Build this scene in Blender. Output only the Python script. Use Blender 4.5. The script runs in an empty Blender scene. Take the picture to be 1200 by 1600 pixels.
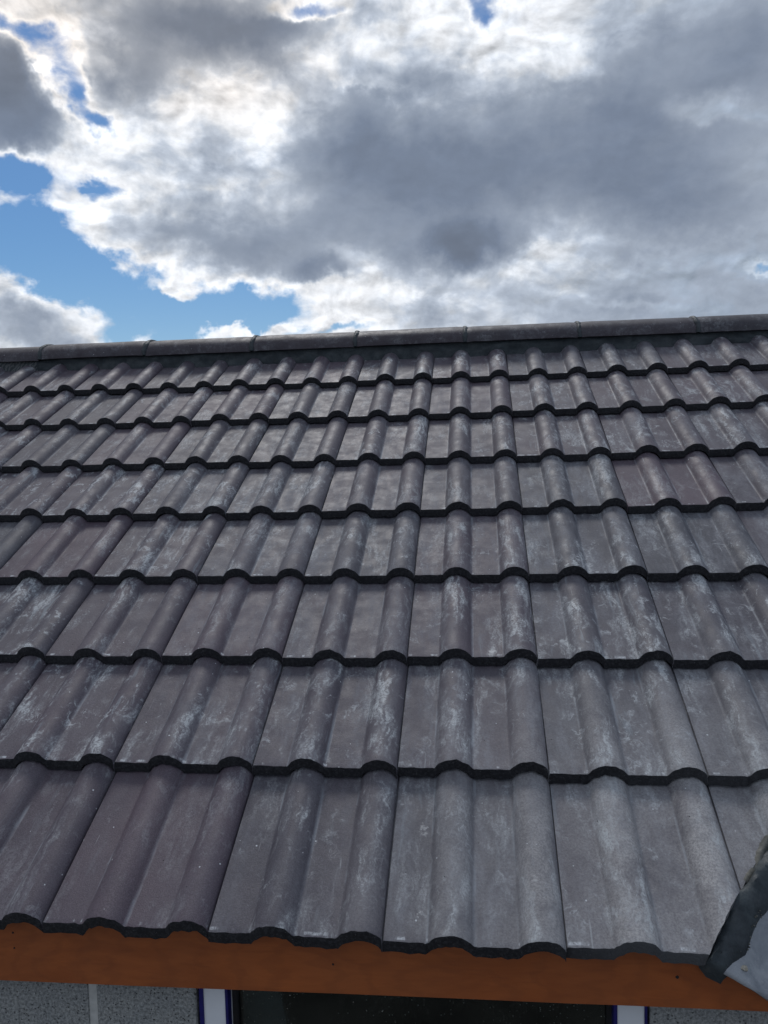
import bpy, bmesh, math, random
from mathutils import Vector, Matrix, noise as mn

random.seed(7)
scene = bpy.context.scene
COL = scene.collection

# ------------------------------------------------------------------ camera
CAM_C = Vector((0.05347, -1.21406, 0.76638))
RIGHT = Vector((0.9927745, 0.1175868, -0.0239181))
DOWN = Vector((-0.0153563, -0.0731870, -0.9972000))
FWD = Vector((-0.1190080, 0.9903621, -0.0708525))
F_PX = 1204.69
cam_d = bpy.data.cameras.new("camera")
cam = bpy.data.objects.new("camera", cam_d)
COL.objects.link(cam)
cam_d.sensor_fit = 'VERTICAL'
cam_d.sensor_height = 24.0
cam_d.sensor_width = 18.0
cam_d.lens = F_PX / 1600.0 * 24.0
cam_d.clip_start = 0.02
cam_d.clip_end = 3000.0
up = -DOWN
back = -FWD
cam.matrix_world = Matrix(((RIGHT.x, up.x, back.x, CAM_C.x),
                           (RIGHT.y, up.y, back.y, CAM_C.y),
                           (RIGHT.z, up.z, back.z, CAM_C.z),
                           (0, 0, 0, 1)))
scene.camera = cam

# ------------------------------------------------------------------ view
scene.view_settings.view_transform = 'Standard'
scene.view_settings.look = 'None'
scene.view_settings.gamma = 1.0
scene.view_settings.exposure = 0.12

# ------------------------------------------------------------------ sun (veiled by cloud, ahead of the camera)
SUN_AZ = -0.30      # radians, from +Y towards +X
SUN_EL = math.radians(54)
sun_d = bpy.data.lights.new("sun", 'SUN')
sun_d.energy = 1.25
sun_d.angle = math.radians(16)
sun_d.color = (1.0, 0.985, 0.97)
sun = bpy.data.objects.new("sun", sun_d)
COL.objects.link(sun)
sdir = Vector((math.sin(SUN_AZ) * math.cos(SUN_EL), math.cos(SUN_AZ) * math.cos(SUN_EL), math.sin(SUN_EL)))
sun.rotation_euler = sdir.to_track_quat('Z', 'Y').to_euler()
sun.location = (-3, 8, 12)


# ------------------------------------------------------------------ node helper
class NT:
    def __init__(self, tree):
        self.t = tree
        self.n = tree.nodes
        self.l = tree.links

    def new(self, typ, **kw):
        nd = self.n.new(typ)
        for k, v in kw.items():
            setattr(nd, k, v)
        return nd

    def put(self, sock, v):
        if v is None:
            return
        if isinstance(v, bpy.types.NodeSocket):
            self.l.new(v, sock)
        elif isinstance(v, (tuple, list)) and len(v) == 3 and sock.type == 'RGBA':
            sock.default_value = (*v, 1)
        else:
            sock.default_value = v

    def math(self, op, a, b=None, c=None, clamp=False):
        nd = self.new('ShaderNodeMath', operation=op, use_clamp=clamp)
        self.put(nd.inputs[0], a)
        self.put(nd.inputs[1], b)
        self.put(nd.inputs[2], c)
        return nd.outputs[0]

    def vm(self, op, a, b=None, s=None):
        nd = self.new('ShaderNodeVectorMath', operation=op)
        self.put(nd.inputs[0], a)
        self.put(nd.inputs[1], b)
        if s is not None:
            self.put(nd.inputs[3], s)
        return nd.outputs['Value'] if op in ('DOT_PRODUCT', 'LENGTH', 'DISTANCE') else nd.outputs[0]

    def mapping(self, v, loc=(0, 0, 0), rot=(0, 0, 0), scale=(1, 1, 1), typ='POINT'):
        nd = self.new('ShaderNodeMapping', vector_type=typ)
        self.put(nd.inputs[0], v)
        nd.inputs[1].default_value = loc
        nd.inputs[2].default_value = rot
        nd.inputs[3].default_value = scale
        return nd.outputs[0]

    def noise(self, v, scale, detail=2, rough=0.5, dist=0.0, color=False, lac=2.0):
        nd = self.new('ShaderNodeTexNoise')
        self.put(nd.inputs['Vector'], v)
        nd.inputs['Scale'].default_value = scale
        nd.inputs['Detail'].default_value = detail
        nd.inputs['Roughness'].default_value = rough
        nd.inputs['Lacunarity'].default_value = lac
        nd.inputs['Distortion'].default_value = dist
        return nd.outputs['Color'] if color else nd.outputs['Fac']

    def voronoi(self, v, scale, feature='F1', rnd=1.0):
        nd = self.new('ShaderNodeTexVoronoi', feature=feature)
        self.put(nd.inputs['Vector'], v)
        nd.inputs['Scale'].default_value = scale
        nd.inputs['Randomness'].default_value = rnd
        return nd

    def ss(self, v, a, b, lo=0.0, hi=1.0, smooth=True):
        nd = self.new('ShaderNodeMapRange')
        nd.interpolation_type = 'SMOOTHSTEP' if smooth else 'LINEAR'
        self.put(nd.inputs[0], v)
        for i, x in enumerate((a, b, lo, hi)):
            self.put(nd.inputs[i + 1], x)
        return nd.outputs[0]

    def mix(self, f, a, b, blend='MIX'):
        nd = self.new('ShaderNodeMix', data_type='RGBA', blend_type=blend)
        self.put(nd.inputs[0], f)
        self.put(nd.inputs[6], a)
        self.put(nd.inputs[7], b)
        return nd.outputs[2]

    def ramp(self, f, stops):
        nd = self.new('ShaderNodeValToRGB')
        self.put(nd.inputs[0], f)
        e = nd.color_ramp.elements
        while len(e) < len(stops):
            e.new(0.5)
        for el, (p, c) in zip(e, stops):
            el.position = p
            el.color = (*c, 1)
        return nd.outputs[0]

    def sep(self, v):
        nd = self.new('ShaderNodeSeparateXYZ')
        self.put(nd.inputs[0], v)
        return nd.outputs

    def comb(self, x, y, z):
        nd = self.new('ShaderNodeCombineXYZ')
        self.put(nd.inputs[0], x)
        self.put(nd.inputs[1], y)
        self.put(nd.inputs[2], z)
        return nd.outputs[0]


# ------------------------------------------------------------------ sky: broken cloud over blue
SKY_HOLE = [
    (-0.1997, 0.5108, 0.0474, 0.0104, 0.0147, 1.0), (0.0233, 0.5016, 0.0156, 0.0163, -0.079, 1.0),
    (-0.5334, 0.4625, 0.0319, 0.0092, -0.0745, 0.8), (-0.4887, 0.4443, 0.0224, 0.0255, -0.3562, 0.9),
    (-0.4592, 0.3853, 0.0189, 0.0122, -0.2221, 0.9), (-0.4789, 0.4097, 0.0131, 0.0237, 0.3326, 0.8),
    (-0.5515, 0.3281, 0.0302, 0.0193, 0.1162, 1.0), (-0.4592, 0.3204, 0.0252, 0.0094, 0.0824, 0.42),
    (-0.5557, 0.2556, 0.0512, 0.0368, -0.28, 1.0), (-0.4786, 0.2196, 0.0808, 0.0293, -0.1593, 1.0),
    (-0.5074, 0.4505, 0.0234, 0.0138, -0.5414, 0.9), (-0.4689, 0.426, 0.0142, 0.0182, 0.1156, 0.9),
    (-0.3693, 0.1872, 0.1073, 0.0273, -0.0649, 1.0), (-0.2792, 0.1939, 0.0478, 0.0184, 0.0065, 0.9),
    (-0.4083, 0.1614, 0.0603, 0.0136, 0.0221, 0.9), (-0.1957, 0.1604, 0.057, 0.0063, -0.012, 0.6),
    (0.3343, 0.2053, 0.0199, 0.0076, -0.1222, 0.8),
]
SKY_COVER = [
    (-0.5606, 0.1668, 0.0639, 0.0342, 0.0507, 1.0), (-0.5061, 0.1635, 0.0478, 0.0195, -0.4281, 1.0),
    (-0.2884, 0.1584, 0.0599, 0.0077, 0.0702, 1.0), (-0.2442, 0.1654, 0.0177, 0.007, -0.0031, 1.0),
    (-0.3796, 0.213, 0.0317, 0.0067, -0.106, 0.75),
]
SKY_DARK = [
    (-0.3253, 0.481, 0.1134, 0.0427, -0.0465, 0.92), (-0.2396, 0.497, 0.055, 0.0265, 0.0303, 0.6),
    (-0.3876, 0.4373, 0.0414, 0.0304, 0.4995, 0.6), (-0.1365, 0.5052, 0.0477, 0.0129, -0.0125, 0.3),
    (-0.5383, 0.4051, 0.0445, 0.0514, -0.4743, 1.0), (-0.5436, 0.4044, 0.03, 0.0371, -0.3755, 0.7),
    (-0.508, 0.3848, 0.025, 0.0207, -0.3939, 0.6), (-0.5494, 0.3642, 0.0403, 0.0137, 0.1282, 0.6),
    (-0.1563, 0.3885, 0.0659, 0.0436, -0.3824, 0.8), (-0.1096, 0.333, 0.1211, 0.0529, -0.0277, 0.75),
    (0.0187, 0.3273, 0.1581, 0.0596, -0.0682, 0.7), (0.1653, 0.3517, 0.1482, 0.0698, -0.1204, 0.66),
    (0.2587, 0.3649, 0.1046, 0.0699, -0.1566, 0.5), (0.273, 0.2746, 0.1117, 0.035, -0.2003, 0.68),
    (-0.0185, 0.2537, 0.0642, 0.0253, 0.0161, 1.0), (-0.0185, 0.2537, 0.0401, 0.0149, 0.0167, 0.5),
    (-0.1936, 0.2282, 0.0405, 0.0151, -0.0069, 0.75), (-0.1761, 0.2728, 0.0971, 0.0332, -0.0096, 0.6),
    (-0.2887, 0.2559, 0.0784, 0.0253, -0.1134, 0.6), (-0.3878, 0.2827, 0.0589, 0.0189, -0.2012, 0.5),
    (-0.3229, 0.3696, 0.023, 0.0246, -0.4321, 0.55), (-0.4257, 0.2651, 0.0363, 0.0144, -0.1134, 0.4),
    (-0.3142, 0.3035, 0.0384, 0.018, -0.1268, 0.35), (-0.0348, 0.4369, 0.0471, 0.0246, -0.3322, 0.4),
    (0.2856, 0.4389, 0.075, 0.0436, -0.1864, 0.5), (0.3256, 0.408, 0.0397, 0.0591, -0.1944, 0.4),
    (0.1802, 0.4169, 0.0441, 0.0371, -0.1356, 0.35), (0.1267, 0.189, 0.2582, 0.0376, -0.0745, 0.45),
    (-0.4512, 0.4635, 0.0431, 0.0176, 0.1159, 0.0), (0.1724, 0.239, 0.0448, 0.0101, -0.093, 0.35),
    (0.2804, 0.1939, 0.0692, 0.0256, -0.1055, 0.15), (-0.5379, 0.1492, 0.0504, 0.0162, -0.2434, 0.55),
    (-0.5566, 0.1776, 0.0363, 0.013, -0.1316, 0.42),
]
SKY_THIN = [
    (0.1021, 0.46, 0.0565, 0.0339, -0.5189, 0.95), (0.1268, 0.4236, 0.0288, 0.0199, -0.1146, 0.8),
    (-0.266, 0.4291, 0.1057, 0.0303, -0.2596, 0.7), (-0.1349, 0.4307, 0.0468, 0.008, -0.299, 0.7),
    (-0.392, 0.3509, 0.0903, 0.0537, 0.0658, 0.7), (0.0845, 0.2418, 0.0368, 0.0105, 0.1785, 0.8),
    (0.2381, 0.2267, 0.0351, 0.0072, 0.0685, 0.6), (0.2929, 0.3706, 0.0409, 0.0149, -0.1695, 0.6),
    (-0.1376, 0.1985, 0.0898, 0.0139, -0.0209, 0.6), (0.2019, 0.1854, 0.0888, 0.0066, -0.189, 0.6),
    (-0.0662, 0.4571, 0.0478, 0.0248, -0.0417, 0.4), (-0.4512, 0.4635, 0.0431, 0.0234, 0.1159, 0.5),
]



def build_world():
    w = bpy.data.worlds.new("World")
    scene.world = w
    w.use_nodes = True
    w.node_tree.nodes.clear()
    n = NT(w.node_tree)
    tc = n.new('ShaderNodeTexCoord').outputs['Generated']
    d = n.vm('NORMALIZE', tc)
    sx, sy, sz = n.sep(d)
    az = n.math('ARCTAN2', sx, sy)
    el = n.math('ARCSINE', sz)
    # domain warp
    wn1 = n.noise(d, 5.0, 4, 0.55, color=True)
    wn2 = n.noise(d, 22.0, 4, 0.6, color=True)
    w1 = n.vm('SUBTRACT', wn1, (0.5, 0.5, 0.5))
    w2 = n.vm('SUBTRACT', wn2, (0.5, 0.5, 0.5))
    p = n.comb(az, el, 0.0)
    pw = n.vm('ADD', p, n.vm('ADD', n.vm('SCALE', w1, s=0.07), n.vm('SCALE', w2, s=0.055)))
    pw = n.vm('MULTIPLY', pw, (1, 1, 0))
    def field(blobs, grow=1.0):
        """1 - product of (1 - a * gauss): overlapping cloud banks do not add past full"""
        inv = None
        for (ca, ce, ra, re, ro, am) in blobs:
            q = n.mapping(pw, (ca, ce, 0), (0, 0, ro), (ra * grow, re * grow, 1), 'TEXTURE')
            g = n.math('EXPONENT', n.math('MULTIPLY', n.math('POWER', n.vm('DOT_PRODUCT', q, q), 1.3), -1.0))
            k = n.math('MULTIPLY_ADD', g, -am, 1.0)
            inv = k if inv is None else n.math('MULTIPLY', inv, k)
        return inv
    hole = n.math('SUBTRACT', 1.0, field(SKY_HOLE, 1.1))
    hole = n.math('MULTIPLY', hole, field(SKY_COVER, 1.1))
    dark = n.math('SUBTRACT', 1.0, field(SKY_DARK, 1.15))
    dark = n.math('MULTIPLY', dark, field(SKY_THIN, 1.1))
    # elsewhere in the sky: large banks of their own
    away = n.math('MAXIMUM', n.ss(n.math('ABSOLUTE', az), 0.62, 0.85), n.ss(el, 0.56, 0.75))
    bank = n.noise(d, 1.8, 4, 0.55)
    dark = n.math('MAXIMUM', dark, n.math('MULTIPLY', n.ss(bank, 0.40, 0.62, 0, 0.8), away))
    hole = n.math('MAXIMUM', hole, n.math('MULTIPLY', n.ss(bank, 0.40, 0.30), away))
    acc = n.math('MULTIPLY_ADD', dark, 0.72, 0.28)
    acc = n.math('MULTIPLY_ADD', hole, -1.0, acc)
    # cloud texture
    ds = n.vm('MULTIPLY', d, (1, 1, 1.5))
    f1 = n.noise(ds, 7.0, 8, 0.53, 0.25)
    f2 = n.noise(ds, 24.0, 6, 0.55, 0.35)
    f1c = n.math('SUBTRACT', f1, 0.5)
    f2c = n.math('SUBTRACT', f2, 0.5)
    # the dark bellies are smoother than the thin bright edges
    soft = n.ss(acc, 0.45, 0.82, 1.1, 0.25)
    f3c = n.math('SUBTRACT', n.noise(ds, 85.0, 5, 0.6, 0.3), 0.5)
    det = n.math('ADD', n.math('MULTIPLY', f1c, 1.15), n.math('ADD', n.math('MULTIPLY', f2c, 0.55), n.math('MULTIPLY', f3c, 0.10)))
    det = n.math('MULTIPLY', det, soft)
    # ragged rims where cloud meets blue
    rim = n.math('MULTIPLY', n.ss(acc, 0.30, -0.05), n.ss(acc, -0.9, -0.3))
    det = n.math('ADD', det, n.math('MULTIPLY', n.math('MULTIPLY', rim, 0.9), n.math('ADD', f1c, f2c)))
    T = n.math('ADD', acc, det)
    # relief: the side of every puff turned to the hidden sun is brighter
    dl = n.vm('ADD', ds, (-0.004, 0.0, 0.009))
    g1 = n.noise(ds, 13.0, 6, 0.50, 0.3)
    g2 = n.noise(dl, 13.0, 6, 0.50, 0.3)
    rel = n.math('SUBTRACT', g1, g2)
    # puffy edges with billow
    alpha = n.ss(T, n.math('MULTIPLY_ADD', n.ss(el, 0.25, 0.45), -0.28, n.ss(n.noise(d, 4.0, 3, 0.5), 0.4, 0.65, -0.25, -0.55)), 0.22)
    # closeness to the hidden sun
    sd = n.vm('DOT_PRODUCT', d, tuple(Vector((math.sin(-0.26) * math.cos(0.42), math.cos(-0.26) * math.cos(0.42), math.sin(0.42)))))
    near = n.ss(sd, 0.84, 0.985)
    thin = n.mix(near, (0.50, 0.57, 0.66), (0.97, 0.98, 1.0))
    Tn = n.math('MULTIPLY', T, 0.8, clamp=True)
    shade = n.ramp(Tn, [(0.0, (.90, .93, .97)), (0.16, (.97, .98, 1)), (0.28, (.80, .825, .86)), (0.40, (.54, .59, .665)),
                        (0.55, (.33, .375, .45)), (0.72, (.195, .235, .31)), (1.0, (.10, .112, .135))])
    # a slight warm grey on the lowest, darkest cloud up and to the left
    warm = n.math('MULTIPLY', n.ss(az, -0.12, -0.30), n.ss(el, 0.36, 0.46))
    shade = n.mix(n.math('MULTIPLY', warm, 0.6), shade, n.mix(1.0, shade, (1.12, 0.98, 0.84), 'MULTIPLY'))
    lum = n.mix(n.ss(Tn, 0.3, 0.6), thin, (0.95, 0.97, 1.0))
    ccol = n.mix(1.0, shade, lum, 'MULTIPLY')
    relk = n.math('MULTIPLY', rel, n.ss(Tn, 0.25, 0.6, 3.0, 0.45))
    ccol = n.vm('SCALE', ccol, s=n.math('ADD', 1.0, relk))
    # clouds opposite the sun are lit from the front and read brighter
    rear = n.ss(sd, -0.3, 0.7, 1.15, 0.95)
    ccol = n.vm('SCALE', ccol, s=rear)
    sky = n.new('ShaderNodeTexSky', sky_type='NISHITA')
    sky.sun_disc = False
    sky.sun_elevation = SUN_EL
    sky.sun_rotation = SUN_AZ
    sky.altitude = 50
    sky.dust_density = 0.6
    sky.ozone_density = 2.2
    hs = n.new('ShaderNodeHueSaturation')
    hs.inputs['Saturation'].default_value = 1.4
    n.put(hs.inputs['Color'], sky.outputs[0])
    b1 = n.new('ShaderNodeBackground')
    n.put(b1.inputs[0], hs.outputs[0])
    b1.inputs[1].default_value = 0.075
    b2 = n.new('ShaderNodeBackground')
    n.put(b2.inputs[0], ccol)
    b2.inputs[1].default_value = 1.0
    mx = n.new('ShaderNodeMixShader')
    n.put(mx.inputs[0], alpha)
    n.l.new(b1.outputs[0], mx.inputs[1])
    n.l.new(b2.outputs[0], mx.inputs[2])
    out = n.new('ShaderNodeOutputWorld')
    n.l.new(mx.outputs[0], out.inputs[0])


build_world()


# ------------------------------------------------------------------ materials
def new_mat(name):
    m = bpy.data.materials.new(name)
    m.use_nodes = True
    m.node_tree.nodes.clear()
    n = NT(m.node_tree)
    out = n.new('ShaderNodeOutputMaterial')
    bs = n.new('ShaderNodeBsdfPrincipled')
    n.l.new(bs.outputs[0], out.inputs[0])
    return m, n, bs


def bump(n, bs, h, strength, dist):
    b = n.new('ShaderNodeBump')
    b.inputs['Strength'].default_value = strength
    b.inputs['Distance'].default_value = dist
    n.put(b.inputs['Height'], h)
    n.l.new(b.outputs[0], bs.inputs['Normal'])
    return b


def tile_material(ridge=False):
    m, n, bs = new_mat("ridge_concrete" if ridge else "concrete_tile")
    tc = n.new('ShaderNodeTexCoord')
    oi = n.new('ShaderNodeObjectInfo')
    ob = tc.outputs['Object']
    rnd = oi.outputs['Random']
    off = n.comb(n.math('MULTIPLY', rnd, 37.0), n.math('MULTIPLY', rnd, 91.0), n.math('MULTIPLY', rnd, 53.0))
    v = n.vm('ADD', ob, off)
    cc = n.new('ShaderNodeSeparateColor')
    n.put(cc.inputs[0], oi.outputs['Color'])
    dustP, hueP, scufP = cc.outputs
    x, y, z = n.sep(ob)
    geo = n.new('ShaderNodeNewGeometry')
    wpos = geo.outputs['Position']
    # faces that look up from the tile (top skin), as against the cut nose and sides
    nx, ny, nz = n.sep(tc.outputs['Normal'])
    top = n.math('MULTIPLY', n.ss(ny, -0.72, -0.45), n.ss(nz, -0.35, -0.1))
    if ridge:
        top = n.ss(n.math('ABSOLUTE', nx), 0.8, 0.5)
    # pigment
    big = n.noise(v, 5.0, 3, 0.6)
    mid = n.noise(v, 22.0, 4, 0.62)
    base = n.mix(hueP, (0.056, 0.057, 0.071), (0.074, 0.056, 0.074))
    if ridge:
        base = n.mix(1.0, base, (0.48, 0.48, 0.50), 'MULTIPLY')
    base = n.mix(n.ss(big, 0.35, 0.7), base, n.mix(1.0, base, (1.28, 1.24, 1.18), 'MULTIPLY'))
    grain = n.noise(v, 420.0, 2, 0.7)
    grain2 = n.noise(v, 160.0, 3, 0.7)
    base = n.mix(0.75, base, n.mix(1.0, base, n.ramp(grain, [(0.30, (.62, .62, .62)), (0.5, (1, 1, 1)), (0.72, (1.55, 1.55, 1.55))]), 'MULTIPLY'))
    sw0 = n.vm('ADD', v, n.vm('SCALE', n.vm('SUBTRACT', n.noise(v, 9.0, 2, 0.5, color=True), (0.5, 0.5, 0.5)), s=0.03))
    # lime bloom: broad cloudy film
    f = n.noise(n.vm('MULTIPLY', sw0, (1.0, 0.22, 1.0)), 19.0, 7, 0.68, 0.4)
    film = n.math('MULTIPLY', n.ss(f, 0.40, 0.70, 0.10, 1.0), dustP)
    fine = n.ss(grain2, 0.30, 0.72, 0.45, 1.25)
    film = n.math('MULTIPLY', film, fine)
    # lime gathers along the feet of the rolls as a broken pale line
    def foot(xx, w):
        return n.ss(n.math('ABSOLUTE', n.math('SUBTRACT', n.math('ADD', x, n.math('MULTIPLY', n.math('SUBTRACT', mid, 0.5), 0.003)), xx)), w, w * 0.3)
    feet = n.math('ADD', foot(0.0735, 0.0028), n.math('ADD', foot(0.2235, 0.0028), foot(0.152, 0.0045)))
    if ridge:
        feet = n.math('MULTIPLY', feet, 0.0)
    feet = n.math('MULTIPLY', feet, n.ss(n.noise(n.vm('MULTIPLY', v, (1, 0.35, 1)), 26.0, 4, 0.6), 0.44, 0.66))
    drip = n.math('MULTIPLY', n.ss(n.noise(n.vm('MULTIPLY', sw0, (1.0, 0.05, 1.0)), 62.0, 3, 0.6), 0.58, 0.68), n.ss(n.noise(v, 7.0, 2, 0.5), 0.45, 0.62))
    chalk = n.ss(n.noise(n.vm('ADD', v, (2.2, 0, 0)), 230.0, 3, 0.7), 0.36, 0.62, 0.35, 1.2)
    # brushed scuffs running down the slope, broken up
    sw = n.vm('ADD', v, n.vm('SCALE', n.vm('SUBTRACT', n.noise(v, 14.0, 3, 0.6, color=True), (0.5, 0.5, 0.5)), s=0.05))
    st = n.noise(n.vm('MULTIPLY', sw, (1.0, 0.12, 1.0)), 70.0, 6, 0.72)
    pt = n.noise(n.vm('MULTIPLY', sw, (1.0, 0.42, 1.0)), 13.0, 5, 0.62, 0.6)
    scuff = n.math('MULTIPLY', n.ss(st, 0.40, 0.66), n.math('MULTIPLY', n.ss(pt, 0.465, 0.64), chalk))
    # rubbed crests of the rolls carry most of them
    crest = n.ss(z, 0.004, 0.020, 0.85, 1.5)
    scuff = n.math('MULTIPLY', n.math('MULTIPLY', scuff, crest), scufP)
    # curled finger-like smears
    cw = n.vm('ADD', v, n.vm('SCALE', n.vm('SUBTRACT', n.noise(v, 26.0, 2, 0.5, color=True), (0.5, 0.5, 0.5)), s=0.10))
    sm = n.noise(n.vm('MULTIPLY', cw, (1.0, 0.32, 1.0)), 40.0, 6, 0.74, 0.5)
    pm = n.noise(n.vm('ADD', v, (7.3, 2.1, 0.4)), 16.0, 3, 0.6, 0.5)
    smear = n.math('MULTIPLY', n.math('MULTIPLY', n.ss(sm, 0.51, 0.60), n.math('MULTIPLY', n.ss(pm, 0.49, 0.66), chalk)), scufP)
    # long thin scratches
    ln = n.noise(n.mapping(v, rot=(0, 0, 0.12), scale=(1.0, 0.035, 1.0)), 260.0, 2, 0.5)
    pl = n.noise(n.vm('ADD', v, (3.1, 5.5, 1.0)), 13.0, 2, 0.5)
    line = n.math('MULTIPLY', n.ss(ln, 0.68, 0.74), n.ss(pl, 0.58, 0.66))
    # bright lime lip gathered along the pan, just above the nose
    lipn = n.noise(n.vm('MULTIPLY', v, (1, 0.2, 1)), 45.0, 3, 0.6)
    yn = n.math('ADD', y, n.math('MULTIPLY', n.math('SUBTRACT', mid, 0.5), 0.006))
    lip = n.math('MULTIPLY', n.math('MULTIPLY', n.ss(yn, 0.003, 0.0055), n.ss(yn, 0.0115, 0.0075)), n.math('MULTIPLY', n.ss(lipn, 0.53, 0.63), n.math('MULTIPLY', n.ss(z, 0.006, 0.002), n.ss(n.noise(v, 150.0, 3, 0.7), 0.35, 0.55, 0.2, 1.0))))
    if ridge:
        lip = n.math('MULTIPLY', lip, 0.0)
    # specks
    vo = n.voronoi(v, 62.0)
    vr = n.new('ShaderNodeSeparateColor')
    n.put(vr.inputs[0], vo.outputs['Color'])
    sz_ = n.math('MULTIPLY', vr.outputs[1], 0.085)
    speck = n.math('MULTIPLY', n.ss(n.math('SUBTRACT', n.math('MULTIPLY', sz_, 1.5), vo.outputs['Distance']), 0.0, 0.02), n.math('GREATER_THAN', vr.outputs[0], 0.80))
    # splashes
    vs = n.vm('ADD', v, n.vm('SCALE', n.vm('SUBTRACT', n.noise(v, 75.0, 4, 0.7, color=True), (0.5, 0.5, 0.5)), s=0.045))
    vo2 = n.voronoi(n.vm('MULTIPLY', vs, (1.0, 0.6, 1.0)), 15.0)
    vr2 = n.new('ShaderNodeSeparateColor')
    n.put(vr2.inputs[0], vo2.outputs['Color'])
    splash = n.math('MULTIPLY', n.ss(vo2.outputs['Distance'], n.math('MULTIPLY_ADD', vr2.outputs[1], 0.13, 0.05), 0.02), n.math('GREATER_THAN', vr2.outputs[0], 0.88))
    splash = n.math('MULTIPLY', splash, scufP, clamp=True)
    # pits (dark)
    vo3 = n.voronoi(n.vm('ADD', v, (1.7, 0.3, 4.4)), 85.0)
    vr3 = n.new('ShaderNodeSeparateColor')
    n.put(vr3.inputs[0], vo3.outputs['Color'])
    pit = n.math('MULTIPLY', n.ss(vo3.outputs['Distance'], 0.13, 0.06), n.math('GREATER_THAN', vr3.outputs[0], 0.965))
    # mortar dust near the valley, at the lower right of the roof
    vd = n.vm('DISTANCE', wpos, (0.50, 0.02, -0.02))
    vdust = n.math('MULTIPLY', n.ss(vd, 0.85, 0.10), n.ss(n.noise(wpos, 14.0, 5, 0.65, 0.5), 0.25, 0.62, 0.35, 1.0))
    vdust = n.math('MULTIPLY', vdust, n.ss(z, 0.0, 0.022, 0.62, 1.2))
    vdust = n.math('MULTIPLY', vdust, n.ss(n.noise(v, 240.0, 4, 0.8), 0.34, 0.66, 0.45, 1.15))
    col = n.mix(n.math('MULTIPLY', n.math('MULTIPLY', film, top), 0.72, clamp=True), base, (0.225, 0.230, 0.256))
    col = n.mix(n.math('MULTIPLY', n.math('MULTIPLY', vdust, top), 0.80, clamp=True), col, (0.36, 0.352, 0.355))
    col = n.mix(n.math('MULTIPLY', n.math('MULTIPLY', feet, top), 0.38, clamp=True), col, (0.30, 0.33, 0.37))
    col = n.mix(n.math('MULTIPLY', n.math('MULTIPLY', drip, top), n.math('MULTIPLY', scufP, 0.36), clamp=True), col, (0.24, 0.275, 0.31))
    col = n.mix(n.math('MULTIPLY', n.math('MULTIPLY', scuff, top), 0.95, clamp=True), col, (0.40, 0.42, 0.44))
    col = n.mix(n.math('MULTIPLY', n.math('MULTIPLY', smear, top), 0.70, clamp=True), col, (0.38, 0.40, 0.425))
    col = n.mix(n.math('MULTIPLY', n.math('MULTIPLY', line, top), 0.42, clamp=True), col, (0.38, 0.40, 0.42))
    col = n.mix(n.math('MULTIPLY', n.math('MULTIPLY', lip, top), 0.85, clamp=True), col, (0.50, 0.52, 0.55))
    col = n.mix(n.math('MULTIPLY', speck, top), col, (0.45, 0.47, 0.5))
    col = n.mix(n.math('MULTIPLY', n.math('MULTIPLY', splash, top), 0.85), col, (0.58, 0.585, 0.59))
    col = n.mix(pit, col, (0.012, 0.012, 0.014))
    # nose and cut faces: dark pigment, their shade painted in as near-black
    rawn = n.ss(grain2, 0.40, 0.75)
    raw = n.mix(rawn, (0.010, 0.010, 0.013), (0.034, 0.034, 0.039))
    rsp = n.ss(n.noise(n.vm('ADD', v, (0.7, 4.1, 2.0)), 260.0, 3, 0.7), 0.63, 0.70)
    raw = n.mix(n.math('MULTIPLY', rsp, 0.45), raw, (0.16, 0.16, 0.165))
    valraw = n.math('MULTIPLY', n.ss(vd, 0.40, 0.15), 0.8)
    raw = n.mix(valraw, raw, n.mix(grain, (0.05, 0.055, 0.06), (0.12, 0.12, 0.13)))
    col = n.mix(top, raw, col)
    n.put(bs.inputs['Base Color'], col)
    ro = n.ss(mid, 0.3, 0.7, 0.50, 0.65)
    ro = n.mix(top, (0.85, 0.85, 0.85), ro)
    ro2 = n.math('ADD', ro, n.math('MULTIPLY', n.math('ADD', film, vdust), 0.22), clamp=True)
    n.put(bs.inputs['Roughness'], ro2)
    bs.inputs['Specular IOR Level'].default_value = 0.42
    h = n.math('ADD', n.math('MULTIPLY', grain, 0.30), n.math('MULTIPLY', grain2, 0.55))
    h = n.math('ADD', h, n.math('MULTIPLY', mid, 0.18))
    rough_edge = n.math('MULTIPLY', n.noise(v, 190.0, 4, 0.7), n.ss(top, 1.0, 0.0, 0.0, 2.6))
    h = n.math('ADD', h, rough_edge)
    h = n.math('SUBTRACT', h, n.math('MULTIPLY', pit, 1.2))
    h = n.math('ADD', h, n.math('MULTIPLY', splash, 0.25))
    bump(n, bs, h, 0.55, 0.0016)
    return m


def mortar_material(name, dark, light, edge=0.4):
    m, n, bs = new_mat(name)
    tc = n.new('ShaderNodeTexCoord').outputs['Object']
    a = n.noise(tc, 9.0, 5, 0.65, 0.4)
    b = n.noise(tc, 120.0, 4, 0.7)
    c = n.noise(tc, 34.0, 4, 0.6)
    col = n.mix(n.ss(a, 0.35, 0.7), dark, light)
    col = n.mix(n.ss(b, 0.35, 0.75, 0, 0.5), col, n.mix(1.0, col, (2.0, 1.95, 1.8), 'MULTIPLY'))
    col = n.mix(n.ss(c, 0.62, 0.75, 0, edge), col, (0.11, 0.105, 0.09))
    n.put(bs.inputs['Base Color'], col)
    n.put(bs.inputs['Roughness'], n.ss(c, 0.3, 0.7, 0.5, 0.85))
    bump(n, bs, n.math('ADD', n.math('MULTIPLY', b, 0.5), c), 0.7, 0.004)
    return m


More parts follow.
